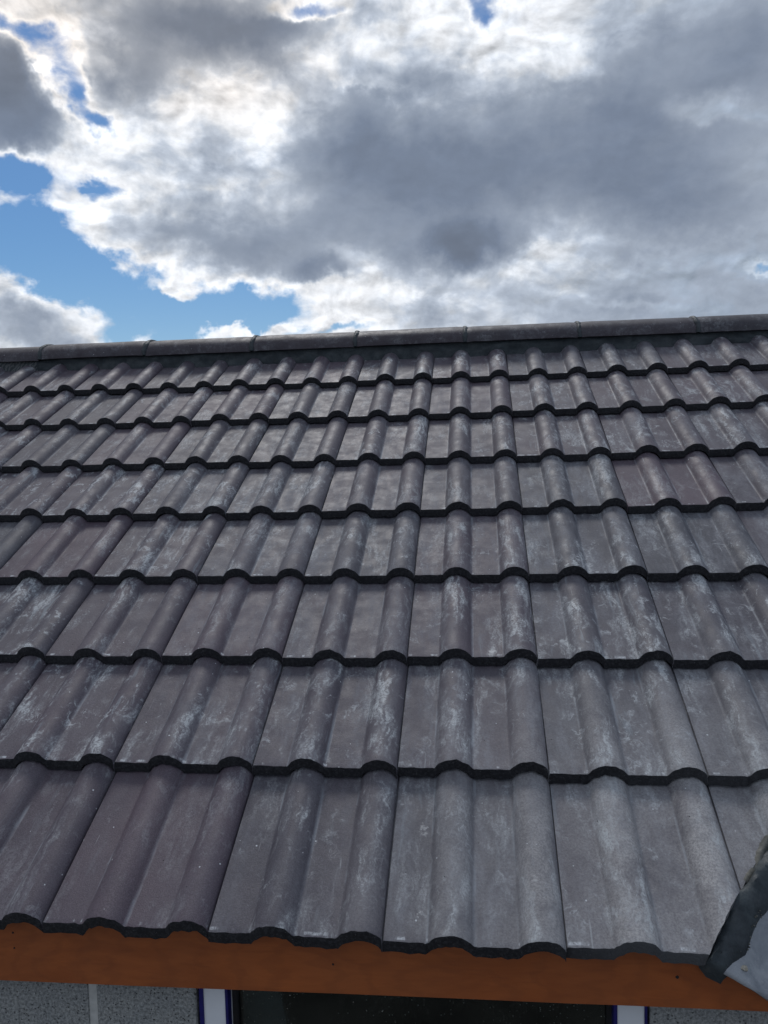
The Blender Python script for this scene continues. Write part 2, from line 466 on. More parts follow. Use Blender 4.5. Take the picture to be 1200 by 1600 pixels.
def fascia_material():
    m, n, bs = new_mat("stained_timber")
    tc = n.new('ShaderNodeTexCoord').outputs['Object']
    s = n.vm('MULTIPLY', tc, (0.35, 1.0, 1.6))
    a = n.noise(s, 16.0, 5, 0.6, 1.4)
    b = n.noise(n.vm('MULTIPLY', tc, (0.12, 1, 1)), 120.0, 3, 0.6, 0.3)
    big = n.noise(n.vm('MULTIPLY', tc, (1, 1, 0.6)), 6.0, 4, 0.6, 0.5)
    col = n.mix(n.ss(a, 0.3, 0.72), (0.27, 0.066, 0.014), (0.36, 0.094, 0.021))
    col = n.mix(n.ss(big, 0.35, 0.7, 0, 0.35), col, (0.27, 0.082, 0.026))
    col = n.mix(n.ss(b, 0.55, 0.72, 0, 0.30), col, (0.20, 0.052, 0.014))
    # veneer figure: fine curling lines
    wv = n.new('ShaderNodeTexWave', wave_type='RINGS', rings_direction='Z')
    n.put(wv.inputs['Vector'], n.vm('MULTIPLY', tc, (0.5, 1, 1.6)))
    wv.inputs['Scale'].default_value = 9.0
    wv.inputs['Distortion'].default_value = 9.0
    wv.inputs['Detail'].default_value = 3.0
    wv.inputs['Detail Scale'].default_value = 1.6
    col = n.mix(n.ss(wv.outputs['Fac'], 0.6, 1.0, 0, 0.26), col, (0.19, 0.050, 0.014))
    vo = n.voronoi(n.vm('MULTIPLY', tc, (1, 0.2, 1)), 7.0)
    vr = n.new('ShaderNodeSeparateColor')
    n.put(vr.inputs[0], vo.outputs['Color'])
    kn = n.math('MULTIPLY', n.ss(vo.outputs['Distance'], 0.05, 0.02), n.math('GREATER_THAN', vr.outputs[0], 0.6))
    col = n.mix(n.math('MULTIPLY', kn, 0.8), col, (0.02, 0.008, 0.004))
    n.put(bs.inputs['Base Color'], col)
    bs.inputs['Roughness'].default_value = 0.55
    bump(n, bs, n.math('ADD', b, a), 0.25, 0.001)
    return m


def block_material():
    m, n, bs = new_mat("concrete_block")
    tc = n.new('ShaderNodeTexCoord').outputs['Object']
    a = n.noise(tc, 190.0, 4, 0.75)
    b = n.noise(tc, 18.0, 3, 0.6)
    col = n.ramp(a, [(0.34, (.12, .125, .125)), (0.5, (.27, .275, .27)), (0.70, (.46, .465, .45))])
    col = n.mix(n.ss(b, 0.3, 0.7, 0, 0.5), col, n.mix(1.0, col, (0.75, 0.78, 0.82), 'MULTIPLY'))
    vo = n.voronoi(tc, 130.0)
    col = n.mix(n.ss(vo.outputs['Distance'], 0.22, 0.12, 0, 0.75), col, (0.025, 0.027, 0.03))
    n.put(bs.inputs['Base Color'], col)
    bs.inputs['Roughness'].default_value = 0.95
    bump(n, bs, n.math('SUBTRACT', a, n.ss(vo.outputs['Distance'], 0.25, 0.1)), 0.9, 0.003)
    return m


def lead_material():
    m, n, bs = new_mat("lead_sheet")
    tc = n.new('ShaderNodeTexCoord').outputs['Object']
    a = n.noise(tc, 14.0, 5, 0.65, 0.8)
    b = n.noise(tc, 150.0, 5, 0.75)
    col = n.mix(n.ss(a, 0.3, 0.7), (0.15, 0.165, 0.19), (0.30, 0.315, 0.34))
    col = n.mix(n.ss(b, 0.6, 0.72, 0, 0.5), col, (0.42, 0.43, 0.44))
    n.put(bs.inputs['Base Color'], col)
    bs.inputs['Metallic'].default_value = 0.2
    n.put(bs.inputs['Roughness'], n.ss(a, 0.3, 0.7, 0.38, 0.6))
    bump(n, bs, n.math('ADD', a, n.math('MULTIPLY', b, 0.35)), 0.7, 0.005)
    return m


def plain(name, col, rough=0.6, var=0.12, scale=30.0, spec=0.5, bumpd=0.001):
    m, n, bs = new_mat(name)
    tc = n.new('ShaderNodeTexCoord').outputs['Object']
    a = n.noise(tc, scale, 5, 0.6)
    c2 = tuple(c * (1 - 2.2 * var) for c in col)
    n.put(bs.inputs['Base Color'], n.mix(n.ss(a, 0.3, 0.7), col, c2))
    bs.inputs['Roughness'].default_value = rough
    bs.inputs['Specular IOR Level'].default_value = spec
    if bumpd:
        bump(n, bs, a, 0.4, bumpd)
    return m


def glass_material():
    m = bpy.data.materials.new("dusty_glass")
    m.use_nodes = True
    m.node_tree.nodes.clear()
    n = NT(m.node_tree)
    out = n.new('ShaderNodeOutputMaterial')
    tr = n.new('ShaderNodeBsdfTransparent')
    tr.inputs[0].default_value = (0.55, 0.6, 0.6, 1)
    gl = n.new('ShaderNodeBsdfGlossy')
    gl.inputs['Roughness'].default_value = 0.03
    gl.inputs[0].default_value = (0.8, 0.85, 0.9, 1)
    fr = n.new('ShaderNodeFresnel')
    fr.inputs[0].default_value = 1.45
    mx = n.new('ShaderNodeMixShader')
    n.l.new(fr.outputs[0], mx.inputs[0])
    n.l.new(tr.outputs[0], mx.inputs[1])
    n.l.new(gl.outputs[0], mx.inputs[2])
    df = n.new('ShaderNodeBsdfDiffuse')
    df.inputs[0].default_value = (0.42, 0.42, 0.38, 1)
    tc = n.new('ShaderNodeTexCoord').outputs['Object']
    vo = n.voronoi(tc, 170.0)
    vr = n.new('ShaderNodeSeparateColor')
    n.put(vr.inputs[0], vo.outputs['Color'])
    cl = n.ss(n.noise(tc, 12.0, 3, 0.6), 0.40, 0.6, 0.95, 0.72)
    sp = n.math('MULTIPLY', n.ss(vo.outputs['Distance'], 0.28, 0.12), n.math('GREATER_THAN', vr.outputs[0], cl))
    sp = n.math('MULTIPLY', sp, n.math('ADD', n.math('MULTIPLY', vr.outputs[1], 0.8), 0.1), clamp=True)
    mx2 = n.new('ShaderNodeMixShader')
    n.put(mx2.inputs[0], sp)
    n.l.new(mx.outputs[0], mx2.inputs[1])
    n.l.new(df.outputs[0], mx2.inputs[2])
    n.l.new(mx2.outputs[0], out.inputs[0])
    return m


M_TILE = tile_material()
M_RIDGE = tile_material(True)
M_DARKMORTAR = mortar_material("dark_mortar", (0.016, 0.022, 0.028), (0.030, 0.040, 0.047), 0.25)
M_GREYMORTAR = mortar_material("grey_mortar", (0.070, 0.075, 0.080), (0.095, 0.10, 0.105), 0.05)
M_SANDMORTAR = mortar_material("sandy_mortar", (0.045, 0.048, 0.045), (0.115, 0.11, 0.095), 0.4)
M_FASCIA = fascia_material()
M_BLOCK = block_material()
M_JOINT = plain("wall_joint_mortar", (0.50, 0.50, 0.48), 0.9, 0.1, 60)
M_LEAD = lead_material()
M_FRAME = plain("white_window_plastic", (0.74, 0.76, 0.80), 0.35, 0.04, 8, bumpd=0)
M_FILM = plain("blue_protective_film", (0.006, 0.006, 0.13), 0.4, 0.15, 40, bumpd=0)
M_GASKET = plain("black_gasket", (0.012, 0.012, 0.014), 0.6, 0.1, 50)
M_GLASS = glass_material()
M_ROOM = plain("dark_room_plaster", (0.05, 0.05, 0.052), 0.9, 0.1, 6)
M_REFLECTION = plain("grey_reflection_panel", (0.26, 0.28, 0.30), 0.8, 0.1, 12)  # grey of the panel that imitates a reflection in the glass
M_FELT = plain("roofing_felt", (0.02, 0.02, 0.022), 0.85, 0.15, 20)
M_PEBBLE = plain("pale_mortar_crumb", (0.45, 0.41, 0.34), 0.9, 0.2, 90)
M_GROUND = plain("trodden_earth_ground", (0.13, 0.12, 0.10), 0.95, 0.2, 2)


# ------------------------------------------------------------------ object helpers
def link(name, bm, mat, parent=None, sharp=35):
    me = bpy.data.meshes.new(name)
    bmesh.ops.recalc_face_normals(bm, faces=bm.faces)
    bm.to_mesh(me)
    bm.free()
    me.materials.append(mat)
    finish(me, sharp)
    o = bpy.data.objects.new(name, me)
    COL.objects.link(o)
    if parent:
        o.parent = parent
    return o


def finish(me, sharp=35):
    me.polygons.foreach_set('use_smooth', [True] * len(me.polygons))
    me.set_sharp_from_angle(angle=math.radians(sharp))


def tag(o, label, cat, group=None, kind=None):
    if label:
        o['label'] = label
    if cat:
        o['category'] = cat
    if group:
        o['group'] = group
    if kind:
        o['kind'] = kind
    return o


def empty(name, loc=(0, 0, 0)):
    o = bpy.data.objects.new(name, None)
    o.empty_display_size = 0.1
    o.location = loc
    COL.objects.link(o)
    return o


def box(bm, lo, hi, bev=0.0):
    r = bmesh.ops.create_cube(bm, size=1.0)
    vs = r['verts']
    for v in vs:
        v.co = Vector([lo[i] + (v.co[i] + 0.5) * (hi[i] - lo[i]) for i in range(3)])
    if bev:
        es = list({e for v in vs for e in v.link_edges})
        bmesh.ops.bevel(bm, geom=es, offset=bev, segments=2, affect='EDGES')


def grid_mesh(bm, fn, nu, nv):
    """sheet from a function (i/nu, j/nv) -> point"""
    vs = [[bm.verts.new(fn(i / nu, j / nv)) for j in range(nv + 1)] for i in range(nu + 1)]
    for i in range(nu):
        for j in range(nv):
            bm.faces.new((vs[i][j], vs[i + 1][j], vs[i + 1][j + 1], vs[i][j + 1]))
    return vs


def nz(p, s, seed=0.0):
    return mn.noise(Vector((p[0] * s + seed, p[1] * s + seed * 1.7, p[2] * s - seed)))


# ------------------------------------------------------------------ roof frame
PITCH = math.radians(30.5)
CA, SA = math.cos(PITCH), math.sin(PITCH)
RMAT = Matrix(((1, 0, 0), (0, CA, -SA), (0, SA, CA)))     # roof axes -> world


def roof(x, y, z=0.0):
    return Vector((x, y * CA - z * SA, y * SA + z * CA))


# ------------------------------------------------------------------ the tile
TW, TL = 0.30, 0.385
RH, RW = 0.0250, 0.0375          # height and half width of a roll
ROLLS = (0.1125, 0.2625)
R_ = (RW * RW + RH * RH) / (2 * RH)
LIP, SLANT, THK = 0.0225, 0.0055, 0.012


def arc(dx, w=RW, h=RH):
    if abs(dx) >= w:
        return 0.0
    R = (w * w + h * h) / (2 * h)
    return math.sqrt(max(R * R - dx * dx, 0)) - (R - h)


def prof(x):
    """height of the top skin across the tile"""
    z = 0.0
    for c in ROLLS:
        a = arc(x - c)
        k = 0.0022
        d = abs(x - c)
        if d < RW + 0.012:
            ext = a if d < RW else -(d - RW) * 1.9
            z = max(z, k * math.log(math.exp(min(ext / k, 60)) + 1.0))
    return z


def xs_list():
    xs = [-0.012, -0.0018, 0.0005, 0.0016, 0.014, 0.03, 0.045, 0.06, 0.068]
    for c in ROLLS:
        n = 18
        for i in range(n + 1):
            t = -1 + 2 * i / n
            xs.append(c + (RW + 0.004) * math.sin(t * math.pi / 2 * 0.92) / math.sin(math.pi / 2 * 0.92))
    xs += [0.158, 0.168, 0.18, 0.195, 0.205, 0.214]
    xs = sorted(x for x in xs if x < 0.2975)
    xs += [0.2984, 0.2990]
    return xs


def tile_mesh(seed, length=TL):
    rs = random.Random(seed)
    bm = bmesh.new()
    xs = xs_list()
    wob = rs.uniform(-1, 1)
    ys = [0.0, 0.0012, 0.0035, 0.012, 0.03, 0.06, 0.10, 0.15, 0.20, 0.25, 0.30, 0.34, length]

    def chip(x, k):
        c = 0.0024 * mn.noise(Vector((x * 80, seed * 3.7, k))) + 0.0016 * mn.noise(Vector((x * 300, seed * 1.3, k + 5)))
        return c + 0.0035 * max(0.0, mn.noise(Vector((x * 45, seed * 9.1, k * 0))) - 0.35)

    def flange(x):
        return x < 0.0006

    rows = []
    for j, y in enumerate(ys):
        row = []
        for x in xs:
            z = prof(x)
            if x > 0.2976:
                z = 0.0026 if x < 0.2987 else -0.0012
            if flange(x):
                z = -0.0055
            z += 0.00035 * mn.noise(Vector((x * 14 + seed, y * 9, seed))) * (1 if y > 0.02 else 0.6)
            yy = y
            if j == 0:
                z -= 0.0017 + abs(chip(x, 1)) * 0.6
                yy += 0.0004 + chip(x, 2)
            elif j == 1:
                z -= 0.0004
                yy += chip(x, 2) * 0.9
            elif j == 2:
                yy += chip(x, 2) * 0.4
            if flange(x):
                yy = max(yy, 0.002 * 0 + yy)
            row.append(bm.verts.new((x if (y > 0.02 or x > 0.0006) else x * 0.04 - 0.0002, yy, z)))
        rows.append(row)
    # underside: bottom of nose lip, back of lip, thin slab to the rear
    def under(y0, off, cz, noisy):
        row = []
        for x in xs:
            zt = 0.0 if (flange(x) or x > 0.2976) else prof(x)
            c = 0.0
            yy = y0
            if noisy:
                yy = y0 + chip(x, 7) * 1.2
                c = chip(x, 9) * 0.7
            zz = zt - off + c
            # inner arch is narrower than the outer one
            row.append(bm.verts.new((x if (y0 > 0.02 or x > 0.0006) else x * 0.04 - 0.0002, yy, zz)))
        return row
    u0 = under(-SLANT + 0.001, LIP * 0.93, 0, True)
    u1 = under(-SLANT + 0.004, LIP, 0, True)
    u2 = under(0.010, LIP * 0.98, 0, False)
    u3 = under(0.026, THK, 0, False)
    u4 = under(length, THK, 0, False)
    um = under(-SLANT * 0.5, LIP * 0.5, 0, True)
    loops = rows[::-1] + [um, u0, u1, u2, u3, u4]
    n = len(xs)
    for a in range(len(loops)):
        A, B = loops[a], loops[(a + 1) % len(loops)]
        for i in range(n - 1):
            bm.faces.new((A[i], A[i + 1], B[i + 1], B[i]))
    # side caps
    for i in (0, n - 1):
        m = len(rows)
        top = [rows[j][i] for j in range(m)]
        ub = [u4[i], u3[i], u2[i], u1[i], u0[i], um[i]]
        # strips: match as one n-gon pair (front lip polygon and long slab)
        try:
            bm.faces.new(top[:5] + [u3[i], u2[i], u1[i], u0[i], um[i]])
            bm.faces.new(top[4:] + [u4[i], u3[i]])
        except ValueError:
            pass
    bmesh.ops.recalc_face_normals(bm, faces=bm.faces)
    # drop the flange of the nose so that the hairline between neighbours stays open
    bmesh.ops.translate(bm, verts=[], vec=(0, 0, 0))
    me = bpy.data.meshes.new("roof_tile")
    bm.to_mesh(me)
    bm.free()
    me.materials.append(M_TILE)
    finish(me, 38)
    return me


VARIANTS = [tile_mesh(s) for s in range(1, 8)]

Y_NOSE = [-0.0163, 0.3193, 0.6268, 0.9301, 1.2359, 1.5402, 1.8544, 2.1591]
DZ = [-0.0022, -0.0, 0.0008, 0.0018, 0.0014, -0.0, -0.0006, -0.0011]
BOW = [0.0002, 0.0003, 0.0011, 0.0023, 0.0038, 0.0041, 0.0043, 0.0042]
SEAM0 = 0.15 + 0.0375            # a joint lies this far right of x = 0 (+ k * 0.30)

# valley: cut line on the roof (x at the nose of the eaves course, then 45 degrees in plan)
def valley_x(y):
    pts = [(-0.40, 0.06), (-0.022, 0.403), (0.095, 0.480), (0.193, 0.556), (0.35, 0.686), (3.2, 0.686 + 2.85 * 0.8616)]
    for (y0, x0), (y1, x1) in zip(pts, pts[1:]):
        if y <= y1:
            return x0 + (x1 - x0) * (y - y0) / (y1 - y0)
    return pts[-1][1]


COURSE = ["eaves course above fascia", "second course up from the eaves", "third course up from the eaves",
          "fourth course up from the eaves", "fourth course down from the ridge", "third course down from the ridge",
          "second course down from the ridge", "top course under the ridge"]
ORD = ["first", "second", "third", "fourth", "fifth", "sixth", "seventh", "eighth", "ninth", "tenth", "eleventh", "twelfth"]


def to_px(p):
    q = p - CAM_C
    z = q.dot(FWD)
    if z <= 0.01:
        return (-9999, -9999)
    return (600 + F_PX * q.dot(RIGHT) / z, 800 + F_PX * q.dot(DOWN) / z)


# look of single tiles in the photograph: (course, k) -> (lime film, purple hue, scuffs)
LOOK = {
    (3, -3): (.5, .6, 1.3), (4, -5): (.35, .7, 1.5), (4, -4): (.4, .7, 1.5), (4, -3): (.7, .4, 1.2), (4, -2): (.8, .4, 1.0),
    (3, -2): (.7, .5, .8), (3, -4): (.1, 1., .4), (3, -1): (.8, .3, .9), (2, -4): (.5, .5, 1.4), (2, -3): (.3, .7, .6),
    (1, -4): (.3, .6, 1.0), (1, -3): (.4, .7, 1.3), (1, -2): (.6, .6, .9), (1, -1): (.7, .5, .9), (0, -3): (.15, .7, .3),
    (0, -2): (.15, .9, .25), (0, -1): (.45, .35, .55), (0, 0): (.8, .2, .6), (0, 1): (.9, .3, .8), (1, 1): (1., .2, 1.1),
    (2, 1): (.8, .3, 1.2), (2, 2): (.8, .3, 1.0), (5, 1): (.5, .6, 1.0), (6, 2): (.2, .7, .6), (4, 2): (.15, 1., .4),
}


def in_view(x0, y0, x1, y1):
    best = 0
    for i in range(9):
        for j in range(9):
            px, py = to_px(roof(x0 + (x1 - x0) * (i + .5) / 9, y0 + (y1 - y0) * (j + .5) / 9, -0.02))
            if 0 <= px < 1200 and 0 <= py < 1600 and px is not None:
                best += 1
    return best


def place_tiles():
    rs = random.Random(11)
    for r in range(8):
        y0 = Y_NOSE[r]
        y1 = Y_NOSE[r + 1] if r < 7 else y0 + 0.27
        vis = []
        ks = range(-10, 8)
        cand = []
        for k in ks:
            xl = SEAM0 + (k - 1) * TW
            if xl < -2.75 + 0.0 * r or xl > valley_x(y1 + 0.08) - 0.005:
                continue
            if r < 3 and xl < -2.3:
                continue
            if xl > 1.6:
                continue
            cand.append(k)
        seen = [k for k in cand if in_view(max(SEAM0 + (k - 1) * TW, -9), y0, min(SEAM0 + k * TW, valley_x(y0 + .15)), y1) >= 1]
        for k in cand:
            xl = SEAM0 + (k - 1) * TW
            xc = xl + TW / 2
            bow = BOW[r] * (xc + 0.3) ** 2
            slope = 2 * BOW[r] * (xc + 0.3)
            bow_n = BOW[min(r + 1, 7)] * (xc + 0.3) ** 2
            gauge = (y1 - y0) if r < 7 else 0.305
            dzn = DZ[min(r + 1, 7)]
            step = 0.0258
            # tile falls back so that its top runs under the next course's nose
            tilt = math.atan2(step - ((bow_n + dzn) - (bow + DZ[r])), gauge)
            jz = rs.uniform(-0.0012, 0.0012)
            jy = rs.uniform(-0.0030, 0.0030)
            jr = math.radians(rs.uniform(-0.32, 0.32))
            M = (RMAT.to_4x4() @ Matrix.Translation((xl, y0 + jy, DZ[r] + bow - RH + jz))
                 @ Matrix.Rotation(-math.atan(slope), 4, 'Y') @ Matrix.Rotation(jr, 4, 'Z')
                 @ Matrix.Rotation(-tilt, 4, 'X'))
            me = VARIANTS[rs.randrange(len(VARIANTS))]
            crosses = xl + TW > valley_x(y0) - 0.002
            cut = False
            if crosses:
                bm = bmesh.new()
                bm.from_mesh(me)
                inv = M.inverted()
                pieces = [(-0.022, 0.403), (0.095, 0.480), (0.193, 0.556), (0.35, 0.686), (3.2, 3.1416)]
                ym = (y0 + y1) / 2
                a, b = pieces[-2], pieces[-1]
                if r == 0:
                    a, b = (-0.022, 0.400), (0.193, 0.556)
                pa = inv @ roof(a[1], a[0], 0)
                pb = inv @ roof(b[1], b[0], 0)
                t = (pb - pa)
                nrm = Vector((t.y, -t.x, 0)).normalized()
                res = bmesh.ops.bisect_plane(bm, geom=bm.verts[:] + bm.edges[:] + bm.faces[:], plane_co=pa, plane_no=nrm,
                                             clear_outer=True)
                edges = [e for e in res['geom_cut'] if isinstance(e, bmesh.types.BMEdge)]
                # ragged cut
                for v in {v for e in edges for v in e.verts}:
                    v.co += nrm * 0.0022 * mn.noise(v.co * 130 + Vector((k, r, 0)))
                bmesh.ops.holes_fill(bm, edges=edges, sides=0)
                if len(bm.verts) < 8:
                    bm.free()
                    continue
                me2 = bpy.data.meshes.new("cut_roof_tile")
                bm.to_mesh(me2)
                bm.free()
                finish(me2, 38)
                if not me2.materials:
                    me2.materials.append(M_TILE)
                me = me2
                cut = True
            o = bpy.data.objects.new("concrete_tile", me)
            COL.objects.link(o)
            o.matrix_world = M
            right = max(0.0, min(1.0, (xc + 0.8) / 1.3))
            film = 0.38 + 0.62 * right + rs.uniform(-.22, .22)
            hue = rs.uniform(0.1, 1.0) * (1 - 0.35 * right)
            sc = rs.uniform(0.35, 1.15)
            if r >= 5:
                film *= 0.7
                hue = min(1.0, hue + 0.25)
            if (r, k) in LOOK:
                film, hue, sc = LOOK[(r, k)]
            o.color = (max(0.05, film), hue, sc, 1)
            # words
            adj = []
            if film > 0.62:
                adj.append("dusty")
            elif film < 0.25:
                adj.append("clean")
            if sc > 0.95:
                adj.append("scuffed")
            adj.append("purplish grey" if hue > 0.72 else "slate grey")
            look = " ".join(adj)
            if k in seen:
                i = seen.index(k)
                j = len(seen) - 1 - i
                if i <= j:
                    pos = "leftmost tile in view" if i == 0 else ORD[i] + " tile from the left"
                else:
                    pos = "rightmost tile in view" if j == 0 else ORD[j] + " tile from the right"
                if cut and r == 0:
                    kind = look
                    if j == 0:
                        pos = "small cut piece at right edge"
                    else:
                        pos = "corner cut beside valley mortar"
                    lab = "%s tile, %s, %s" % (kind, COURSE[r], pos)
                else:
                    lab = "%s, %s, %s" % (look, pos, COURSE[r])
            else:
                n_out = (seen[0] - k) if k < seen[0] else (k - seen[-1])
                lab = "%s, %s past the %s frame edge, %s" % (look, ORD[n_out - 1], "left" if k < seen[0] else "right", COURSE[r])
            for w in ("scuffed ", "just ", "dusty "):
                if len(lab.split()) > 16:
                    lab = lab.replace(w, "", 1)
            tag(o, lab, "tile", "interlocking double-roll tiles laid in courses")


place_tiles()


# ------------------------------------------------------------------ ridge
RY, RZ = 2.200, 1.3190           # crown line of the ridge tiles
RHW, RHH, RTH = 0.118, 0.078, 0.015
JX = [-2.85, -2.37, -1.885, -1.392, -0.905, -0.450, 0.017, 0.487, 0.957, 1.425, 1.90]


def ridge_mesh(length, seed):
    bm = bmesh.new()
    nseg, nl = 26, 14
    loops = []
    for i in range(nl + 1):
        x = length * i / nl
        e = 0.0
        outer, inner = [], []
        for s in range(nseg + 1):
            a = math.pi * s / nseg
            w = 0.0012 * mn.noise(Vector((x * 7 + seed * 5, a * 3, seed)))
            ex = x
            if i in (0, nl):
                ex += 0.0022 * mn.noise(Vector((a * 6, seed, i)))
            ca, sa = math.cos(a), math.sin(a)
            # segmental crown with steeper skirts
            oy = RHW * ca
            oz = RHH * (abs(sa) ** 0.82) - RHH
            bev = 0.002 if i in (0, nl) else 0
            outer.append(bm.verts.new((ex, oy * (1 - bev * 6), oz + w - bev)))
            inner.append(bm.verts.new((ex, (RHW - RTH) * ca, (RHH - RTH) * (abs(sa) ** 0.82) - RHH - 0.001)))
        loops.append(outer + inner[::-1])
    m = len(loops[0])
    for i in range(nl):
        for s in range(m):
            t = (s + 1) % m
            bm.faces.new((loops[i][s], loops[i + 1][s], loops[i + 1][t], loops[i][t]))
    for L in (loops[0], loops[-1]):
        for s in range(nseg):
            bm.faces.new((L[s], L[s + 1], L[m - 2 - s], L[m - 1 - s]))
    return bm


RIDGE_LABEL = {
    2: "leftmost ridge tile in view, bedded on pale grey mortar",
    3: "ridge tile just right of the pale mortar patch",
    4: "ridge tile with sky gap of small white cloud above it, third from left",
    5: "ridge tile left of centre, fourth from the left",
    6: "ridge tile just right of the middle joint, third from right",
    7: "smooth ridge tile, second from the right",
    8: "rightmost ridge tile running out of the photo",
}


def ridge():
    rs = random.Random(3)
    idx = 0
    names = ["leftmost ridge tile in view, bedded on pale grey mortar",
             "second ridge tile from the left, just right of the pale mortar",
             "third ridge tile from the left, below the small white cloud",
             "fourth ridge tile from the left",
             "fourth ridge tile from the right, left of the middle joint",
             "third ridge tile from the right",
             "second ridge tile from the right",
             "rightmost ridge tile, running out of the photo"]
    for a, b in zip(JX, JX[1:]):
        bm = ridge_mesh(b - a - 0.011, a)
        o = link("half_round_tile", bm, M_RIDGE, sharp=40)
        o.location = (a + 0.0055, RY, RZ - (0.006 if a < -2 else 0) + rs.uniform(-0.0015, 0.0015))
        o.rotation_euler = (rs.uniform(-.01, .01), rs.uniform(-.0025, .0025), rs.uniform(-.003, .003))
        o.color = (rs.uniform(.12, .28), rs.uniform(.4, .9), rs.uniform(.2, .45), 1)
        pa = to_px(Vector((a, RY, RZ)))[0]
        pb = to_px(Vector((b, RY, RZ)))[0]
        if pb > 4 and pa < 1196 and idx < len(names):
            lab = "grey half-round " + names[idx]
            idx += 1
        else:
            lab = "grey half-round ridge tile past the %s frame edge" % ("left" if a < 0 else "right")
        tag(o, lab, "ridge tile", "ridge tiles along the top of the roof")
    # bedding
    root = empty("ridge_mortar", (0, RY, 1.2))
    tag(root, "dark mortar bedding between the ridge tiles and the top course", "mortar")

    def strip(x0, x1, mat, name, side):
        bm = bmesh.new()
        nu = int((x1 - x0) / 0.012)

        def fn(u, v):
            x = x0 + (x1 - x0) * u
            # wavy trowelled face, bulging a little towards the tiles
            y = -0.1000 + 0.006 * v - 0.006 * math.sin(v * math.pi) + 0.010 * nz((x, v * .3, 0), 11, 3) + 0.004 * nz((x, v * .5, 0), 40, 1)
            z = -0.075 + 0.135 * v
            return Vector((x, side * y * -1 if side < 0 else y, z))
        grid_mesh(bm, fn, nu, 14)
        # body behind the face
        vb = [bm.verts.new((x0, 0.0, -0.075)), bm.verts.new((x1, 0, -0.075)), bm.verts.new((x1, 0, 0.06)), bm.verts.new((x0, 0, 0.06))]
        bm.faces.new(vb)
        return link(name, bm, mat, root, 60)
    o = strip(-1.905, 1.95, M_DARKMORTAR, "bedding", 1)
    o = strip(-2.9, -1.906, M_GREYMORTAR, "bedding", 1)
    o['label'] = "pale grey mortar bedding at the left end"
    strip(-2.9, 1.95, M_DARKMORTAR, "back_bedding", -1)
    for i, x in enumerate(JX[1:-1]):
        bm = bmesh.new()
        prs = []
        n = 34
        wob = [(rs.uniform(-1, 1)) for _ in range(n + 1)]
        for s in range(n + 1):
            a = math.pi * s / n
            ca, sa = math.cos(a), math.sin(a)
            ring = []
            wd = 0.0085 + 0.0035 * mn.noise(Vector((a * 4, x * 9, 0))) + 0.0016 * wob[s]
            cx = 0.0045 * mn.noise(Vector((a * 2.5, x * 5, 3)))
            for (dx, up_) in ((-1.25, -0.008), (-1, 0.0012), (-.35, 0.0050), (.45, 0.0042), (1, 0.001), (1.25, -0.008)):
                lump = 0.0014 * mn.noise(Vector((a * 9, dx * 2, x * 7)))
                k = up_ + lump
                ring.append(bm.verts.new((cx + dx * wd, (RHW + k) * ca, (RHH + k) * (abs(sa) ** 0.82) - RHH)))
            prs.append(ring)
        for r0, r1 in zip(prs, prs[1:]):
            for q in range(len(r0) - 1):
                bm.faces.new((r0[q], r0[q + 1], r1[q + 1], r1[q]))
        o = link("joint_mortar", bm, M_DARKMORTAR, root, 60)
        o.location = (x, 0, RZ - 1.2)


ridge()


